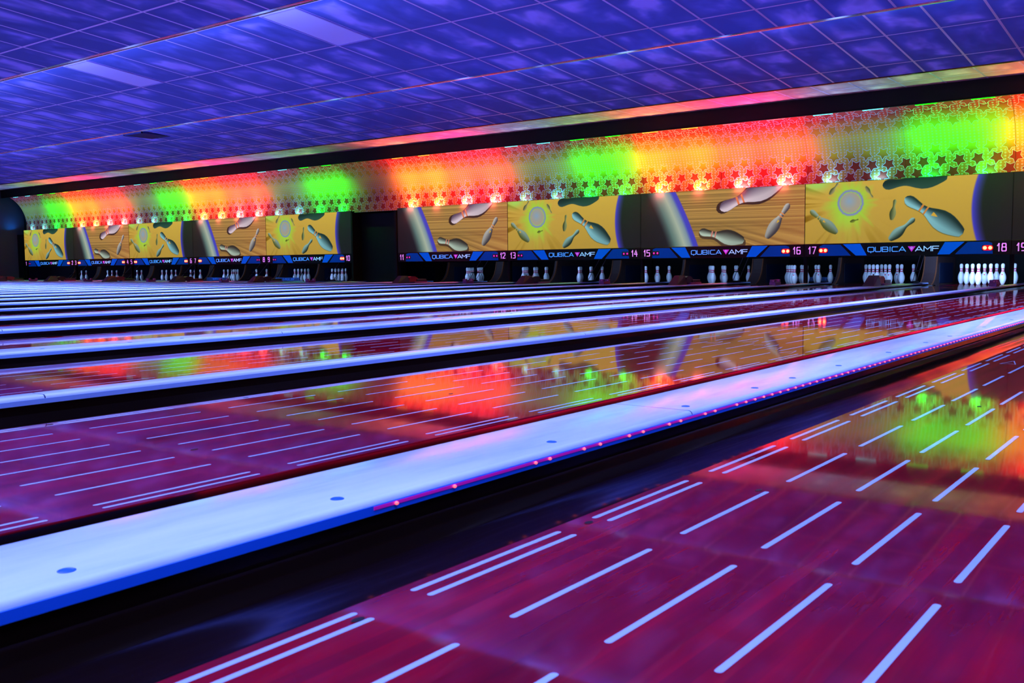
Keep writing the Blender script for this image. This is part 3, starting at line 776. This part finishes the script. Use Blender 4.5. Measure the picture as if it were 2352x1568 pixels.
# curved star panels
CY, CZ, CR, VV = 16.326, 2.05, 1.09, 0.20
def cove(v):
    if v < VV: return 17.42, 1.85+v, (0.0)
    t_ = (v-VV)/CR; return CY+(CR+0.004)*math.cos(t_), CZ+CR*math.sin(t_), t_
VMAX = VV+CR*1.07
def star_panel_mesh(w, uoff, v0=0.0):
    mb = MB(); n = 40; vs = [v0+(VMAX-v0)*i/n for i in range(n+1)]
    me = bpy.data.meshes.new('printed_panel'); V = []; Fc = []; uv = []
    g = 0.003; nx_ = 2
    for v in vs:
        y, z, a = cove(v)
        for x in (g, w-g): V.append((x, y-D, z))
    for v in vs:
        y, z, a = cove(v); y += 0.012*math.cos(a); z += 0.012*math.sin(a)
        for x in (g, w-g): V.append((x, y-D, z))
    N = 2*(n+1)
    for i in range(n):
        Fc.append((2*i, 2*i+1, 2*i+3, 2*i+2)); Fc.append((N+2*i, N+2*i+2, N+2*i+3, N+2*i+1))
        Fc.append((2*i, 2*i+2, N+2*i+2, N+2*i)); Fc.append((2*i+1, N+2*i+1, N+2*i+3, 2*i+3))
    Fc.append((0, N, N+1, 1)); Fc.append((2*n, 2*n+1, N+2*n+1, N+2*n))
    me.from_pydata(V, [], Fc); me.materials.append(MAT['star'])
    ul = me.uv_layers.new(name='UVMap')
    vv = vs+vs
    for p_ in me.polygons:
        for li in p_.loop_indices:
            vi = me.loops[li].vertex_index; k = vi % N
            ul.data[li].uv = (uoff+(g if k % 2 == 0 else w-g), vs[k//2])
    me.polygons.foreach_set('use_smooth', [True]*len(me.polygons))
    try: me.set_sharp_from_angle(angle=math.radians(40))
    except Exception: pass
    return me
H = P/2
PM = [star_panel_mesh(H, 0.0), star_panel_mesh(H, H)]
mb = MB(); mb.box(-0.17, 0.17, -0.008, 0.008, -0.010, 0.004)
BAR = {k: mb.mesh('led_bar', MAT['led_'+k]) for k in LEDC}
mb = MB(); mb.box(-0.004, 0.004, 0.0, 0.02, 0, 0.2)
SEQ = ['teal', 'green', 'orange', 'pink']
words = {'teal': 'teal', 'green': 'green', 'orange': 'orange', 'pink': 'pinkish red'}
POW = {'teal': 2.5, 'green': 7.0, 'orange': 13.0, 'pink': 13.0}
HOT = {'teal': (0.06, 0.80, 0.95), 'green': (0.0, 1.0, 0.04), 'orange': (1.0, 0.28, 0.07), 'pink': (1.0, 0.20, 0.20)}
UPC = {'teal': (0.25, 0.55, 0.9), 'green': (0.35, 1.0, 0.25), 'orange': (1.0, 0.22, 0.10), 'pink': (1.0, 0.03, 0.28)}
SPOTP = {'teal': 0.8, 'green': 1.6, 'orange': 4.5, 'pink': 4.5}
UPP = {'teal': 4.0, 'green': 3.0, 'orange': 12.0, 'pink': 14.0}
TOPP = {'teal': 2.0, 'green': 17.0, 'orange': 12.0, 'pink': 12.0}
for j in range(10):
    for s in (0, 1):
        k = SEQ[(2*j+s) % 4]; x = pair_x(j)+s*H; n = 2*j+1+s
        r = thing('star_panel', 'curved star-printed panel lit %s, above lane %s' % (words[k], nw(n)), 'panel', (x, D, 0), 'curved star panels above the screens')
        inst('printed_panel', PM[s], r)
        area('ceiling_fill', (x+H/2, D+0.0, 1.856), (0, -0.60, 0.80), 1.2, 0.03, UPP[k], UPC[k], 60)  # added unseen fill that colours the last ceiling strip
        for q in (0.25, 0.75):
            inst('led_bar', BAR[k], r, (q*H+0.03, BEAM_Y+0.055-D, 2.997))
            col = LEDC[k]
            area('cove_lamp', (x+q*H, D+0.062, 1.852), (0, 0.08, 1.0), 0.26, 0.03, POW[k], HOT[k], 135)
            area('hot_spot_fill', (x+q*H, D+0.055, 1.880), (0, 1.0, 0.35), 0.17, 0.02, SPOTP[k], HOT[k], 160)  # added small fill for the bright spot at the panel foot
            if k in ('orange', 'pink'): area('spill_fill', (x+q*H, D-0.06, 1.862), (0, 0.45, -0.9), 0.16, 0.02, 9.0, (1.0, 0.10, 0.09), 140)  # added unseen fill for the red spill on the screen top
            area('top_lamp', (x+q*H, BEAM_Y+0.052, 2.978), (0, 0.42, -0.90), 0.72, 0.02, TOPP[k], col, 100)
r = thing('star_panel', 'unlit dark red star panel over the dark gap between lanes ten and eleven', 'panel', (xg0, D, 0), 'curved star panels above the screens')
o = inst('printed_panel', star_panel_mesh(GAP, 2.0, -0.035), r)
# black end cap of the curved wall
mb = MB(); prof = [(cove(v)[0]-0.004, cove(v)[1]) for v in [VMAX*i/20 for i in range(21)]]
prof = prof+[(17.55, 3.08), (17.55, 1.72), (17.30, 1.72), (17.30, 1.85)]
mb.extrude_x(prof, -0.05, 0.0)
tag(mb.build('end_cap', MAT['black'], None, loc=(X0-0.002, 0, 0)), 'black curved end cap closing the star panels at the far left', 'end cap')

# ------------------------------------------------------------------ pit openings: kickbacks, lights, pins
for n in range(0, 21):
    if n == 0: x = lane_x(1)-LW/2-GW-0.06
    elif n == 20: x = lane_x(20)+LW/2+GW+0.06
    elif n == 10: x = None
    else: x = (lane_x(n)+lane_x(n+1))/2
    xs_ = [x] if x is not None else [lane_x(10)+LW/2+GW+0.06, lane_x(11)-LW/2-GW-0.06]
    for q, x in enumerate(xs_):
        wide = n % 2 == 1
        hw = 0.105 if wide else 0.028
        if n in (0, 20): lab = 'dark curved kickback board on the %s side of lane %s' % (('left', 'one') if n == 0 else ('right', 'twenty'))
        elif n == 10: lab = 'dark curved kickback board on the %s' % ('right side of lane ten' if q == 0 else 'left side of lane eleven')
        else: lab = 'dark kickback board with curved front edge between pin decks %s and %s' % (nw(n), nw(n+1))
        r = thing('kickback_board', lab, 'board', (x, 0, 0), 'kickback boards between the pin decks')
        front = [(18.80, -0.05), (18.80, 0.0)]
        for i in range(9):
            a = PI/2*i/8; front.append((18.80+0.34*math.sin(a)*1.0, 0.02+0.40*(1-math.cos(a)) if False else 0.02+0.36*(i/8)**1.15))
        front = [(18.78, -0.05), (18.78, 0.0), (18.86, 0.03), (18.95, 0.08), (19.02, 0.15), (19.07, 0.22), (19.105, 0.30), (19.13, 0.38), (19.15, 0.46), (19.16, 0.52)]
        prof = front+[(20.6, 0.52), (20.6, -0.05)]
        mb = MB(); mb.extrude_x(prof, -hw, hw); mb.build('side_board', MAT['kick'], r)
        for sx in ((-1, 1) if wide else (1,)):
            mb = MB()
            for i in range(len(front)-1):
                (y0_, z0_), (y1_, z1_) = front[i], front[i+1]
                xa_, xb_ = (sx*hw-0.004, sx*hw+0.012) if sx > 0 else (-hw-0.012, -hw+0.004)
                mb.extrude_x([(y0_-0.012, z0_), (y1_-0.012, z1_), (y1_+0.03, z1_), (y0_+0.03, z0_)], xa_, xb_)
            mb.build('curved_edge', MAT['kick_edge'], r)
        mb = MB(); mb.box(hw, hw+0.008, 19.36, 20.4, 0.02, 0.40); mb.build('pad', MAT['kick_pad'], r)
mb = MB(); mb.box(XL, XR, 20.7, 20.9, -0.1, 1.2); struct(mb.build('wall_pit', MAT['pit']))
mb = MB(); mb.box(XL, XR, 17.62, 20.7, 0.66, 0.70); struct(mb.build('wall_pit_top', MAT['pit']))

# blue lamp washing the end of the side wall
area('end_lamp', (X0-0.22, 17.1, 1.95), (-0.75, -0.15, 0.75), 0.4, 0.3, 3.5, (0.0, 0.25, 1.0), 170)
# pins
inch = 0.0254
pp = [(1.00,0),(1.414,0.75),(1.953,2.25),(2.255,3.375),(2.383,4.5),(2.282,5.875),(1.852,7.25),(1.236,8.625),(0.983,9.375),(0.898,10),(0.935,10.875),(1.047,11.75),(1.203,12.625),(1.274,13.5),(1.20,14.1),(0.98,14.6),(0.60,14.9),(0.15,15.0)]
# resample smoothly
hs = np.array([h for _, h in pp]); rs = np.array([r_ for r_, _ in pp])
def rad_at(h): return float(np.interp(h, hs, rs))
mb = MB(); mb.lathe([(r_*inch, h*inch) for r_, h in pp], 20); me_pin = mb.mesh('pin_body', MAT['pin'], True)
mb = MB()
for c_ in (9.55, 11.05):
    mb.lathe([((rad_at(c_+d_)+e_)*inch, (c_+d_)*inch) for d_, e_ in ((-0.33, 0.0), (-0.31, 0.03), (0, 0.035), (0.31, 0.03), (0.33, 0.0))], 20, cap=False)
me_stripe = mb.mesh('neck_stripe', MAT['pin_red'], True)
def mark_mesh():
    mb = MB(); rows_ = [(7.35, 0.62), (7.05, 0.50), (6.75, 0.30), (6.45, 0.05)]
    ring_ = []
    for h, hw_ in rows_:
        ln = []
        for i in range(5):
            a = hw_*(i/2-1)/1.9; rr_ = (rad_at(h)+0.03)*inch; ln.append((rr_*math.sin(a), -rr_*math.cos(a), h*inch))
        ring_.append(ln)
    for k in range(3):
        for i in range(4): mb.face([ring_[k][i], ring_[k][i+1], ring_[k+1][i+1], ring_[k+1][i]])
    return mb.mesh('crown_mark', MAT['pin_red'])
me_mark = mark_mesh()
SPOT = {1: (0, 0), 2: (-.1524, .264), 3: (.1524, .264), 4: (-.3048, .528), 5: (0, .528), 6: (.3048, .528), 7: (-.4572, .792), 8: (-.1524, .792), 9: (.1524, .792), 10: (.4572, .792)}
NAME = {1: 'the front head pin', 2: 'left pin of the second row', 3: 'right pin of the second row', 4: 'left pin of the third row', 5: 'centre pin of the third row', 6: 'right pin of the third row',
        7: 'leftmost pin of the back row', 8: 'second pin from left in the back row', 9: 'third pin from left in the back row', 10: 'rightmost pin of the back row'}
ALLP = list(range(1, 11))
STAND = {18: ALLP, 17: ALLP, 16: ALLP, 15: ALLP, 14: [1, 2, 3, 4, 5, 6, 7, 8, 9], 13: [1, 2, 3, 4, 5, 6, 7, 8, 9], 12: ALLP[:9], 11: [1, 2, 4, 7, 3, 5, 8], 9: [1, 2, 3, 4, 5, 7], 8: [1, 2, 4, 7, 3, 5],
         7: [1, 3], 6: [1, 2, 4, 7, 3, 5], 5: [1, 2, 3], 4: [1, 2, 3, 5], 3: [1, 2, 4], 2: [1, 2, 3], 1: [1, 2], 19: [1, 2, 4, 7]}
MARKED = {(18, 6), (18, 5), (17, 2), (17, 5), (17, 9), (16, 1), (16, 6), (15, 3), (14, 3), (12, 3), (13, 5), (17, 3)}
PINY = 18.98
for n, L in STAND.items():
    cx = lane_x(n)-0.035
    for k in L:
        dx, dy = SPOT[k]
        r = thing('bowling_pin', 'white pin with red stripes on lane %s, %s' % (nw(n), NAME[k]), 'bowling pin', (cx+dx, PINY+dy, 0), 'bowling pins on lane %d' % n)
        b = inst('pin_body', me_pin, r); inst('neck_stripe', me_stripe, r)
        if (n, k) in MARKED:
            o = inst('crown_mark', me_mark, r); o.rotation_euler = (0, 0, random.uniform(-0.1, 0.5))
PL = {18: 34, 17: 7, 16: 6, 19: 8}
for n in range(1, 20):
    if n == 10: continue
    area('pin_lamp', (lane_x(n), 17.78, 0.60), (0, 0.95, -0.28), 0.9, 0.05, PL.get(n, 5.5), (0.30, 0.52, 1.0), 110)

# hoods on the wide cappings, brackets on the narrow ones
def hood(x, a, b, red):
    r = thing('ball_guard', 'dark angular guard with motor box on the capping between lanes %s and %s' % (nw(a), nw(b)), 'ball guard', (x, 15.55, 0.0515), 'dark guards at the far ends of the wide cappings')
    mb = MB(); w = 0.085
    A = [(-w, -0.20, 0), (w, -0.16, 0), (w, 0.22, 0), (-w, 0.22, 0)]; B = [(-w*0.5, -0.02, 0.165), (w*0.5, 0.0, 0.165), (w*0.7, 0.18, 0.165), (-w*0.7, 0.18, 0.165)]
    mb.face(A[::-1]); mb.face(B)
    for i in range(4): mb.face([A[i], A[(i+1) % 4], B[(i+1) % 4], B[i]])
    mb.build('wedge_cover', MAT['hood'], r)
    mb = MB(); mb.extrude_x([(0.22, 0.03), (0.24, 0.13), (0.30, 0.150), (0.42, 0.150), (0.50, 0.11), (0.52, 0.03)], -0.06, 0.06)
    mb.build('drum_cover', MAT['hood_red'] if red else MAT['hood'], r)
    mb = MB(); mb.box(-0.075, 0.075, 0.46, 0.78, 0.035, 0.085, bev=0.006); mb.build('motor_box', MAT['hood'], r)
    mb = MB(); mb.box(-0.085, 0.085, 0.38, 0.80, 0.0, 0.035, bev=0.004); mb.build('base_plate', MAT['bracket'], r)
    mb = MB(); mb.lathe([(0.008, 0.0), (0.008, 0.02), (0.004, 0.024)], 10, cx=0.0, cy=0.08, cz=0.164); mb.build('knob', MAT['black'], r)
def bracket(x, y, a, b):
    r = thing('capping_bracket', 'plum U-shaped bracket with pink reflectors on the capping between lanes %s and %s' % (nw(a), nw(b)) if a else 'plum U-shaped bracket with pink reflectors on the capping left of lane one', 'bracket', (x, y, 0.0515), 'plum brackets on the narrow cappings')
    mb = MB(); mb.box(-0.055, 0.055, -0.12, 0.12, 0, 0.050, bev=0.004); mb.build('base', MAT['bracket'], r)
    for s in (-1, 1):
        mb = MB(); mb.box(-0.045, 0.045, s*0.105-0.026, s*0.105+0.026, 0.048, 0.095, bev=0.006); o = mb.build('upright', MAT['bracket'], r)
        mb = MB(); mb.lathe([(0.012, 0), (0.012, 0.006), (0.007, 0.010)], 12)
        k = mb.build('reflector', MAT['knob'], o); k.rotation_euler = (PI/2, 0, 0.6); k.location = (0.02, s*0.105-0.025, 0.072)
for n in range(1, 20, 2):
    if n == 19: continue
    hood((lane_x(n)+lane_x(n+1))/2, n, n+1, n in (1, 5, 11, 17))
for n in range(0, 20, 2):
    if n == 0: x = lane_x(1)-LW/2-GW-0.11
    elif n == 10: x = lane_x(10)+LW/2+GW+0.07
    else: x = (lane_x(n)+lane_x(n+1))/2
    bracket(x, 15.85, n, n+1)

# slanted guide rods beside the wide cappings
for n in range(1, 18, 2):
    x = (lane_x(n)+lane_x(n+1))/2
    r = thing('guide_rods', 'two thin slanted rods at the capping end between lanes %s and %s' % (nw(n), nw(n+1)), 'rods', (x, 17.9, 0.081), 'slanted rods at the pit openings')
    for dy in (0, 0.27):
        mb = MB(); mb.tube((0, dy, -0.02), (0, dy+0.56, 0.52), 0.006); mb.build('rod', MAT['rod'], r)
    mb = MB(); mb.box(-0.03, 0.03, -0.05, 0.33, -0.03, 0.0, bev=0.004); mb.build('foot', MAT['black'], r)
    mb = MB(); mb.box(-0.015, 0.015, 0.12, 0.45, 0.17, 0.19); mb.build('cross_clip', MAT['black'], r)

# lowered sweep bars with lettering
mbw = MB(); mbw.box(-0.53, 0.53, -0.012, 0.012, 0.03, 0.125, bev=0.004); me_sw = mbw.mesh('sweep_board', MAT['sweep'])
mbw = MB(); mbw.box(-0.52, 0.52, -0.0135, -0.011, 0.112, 0.118); mbw.box(-0.52, 0.52, -0.0135, -0.011, 0.037, 0.043)
for s in (-1, 1): mbw.box(s*0.515-0.004, s*0.515+0.004, -0.0135, -0.011, 0.037, 0.118)
text(mbw, 'QUBICA', -0.20, 0.062, 0.036, 0.046, 0.007, -0.0105, 0.012); text(mbw, 'AMF', 0.16, 0.062, 0.036, 0.046, 0.007, -0.0105, 0.012)
me_sl = mbw.mesh('lettering', MAT['sweep_line'])
for n in (16, 8, 6):
    r = thing('sweep_bar', 'dark blue sweep bar with outlined lettering at the pins of lane %s' % nw(n), 'sweep bar', (lane_x(n)-0.05, 18.72 if n != 16 else 20.05, 0.0), 'lowered sweep bars')
    inst('sweep_board', me_sw, r); inst('lettering', me_sl, r)
    for s in (-1, 1):
        mb = MB(); mb.tube((s*0.50, 0.0, 0.10), (s*0.50, 0.35, 0.58), 0.010); mb.build('arm', MAT['black'], r)
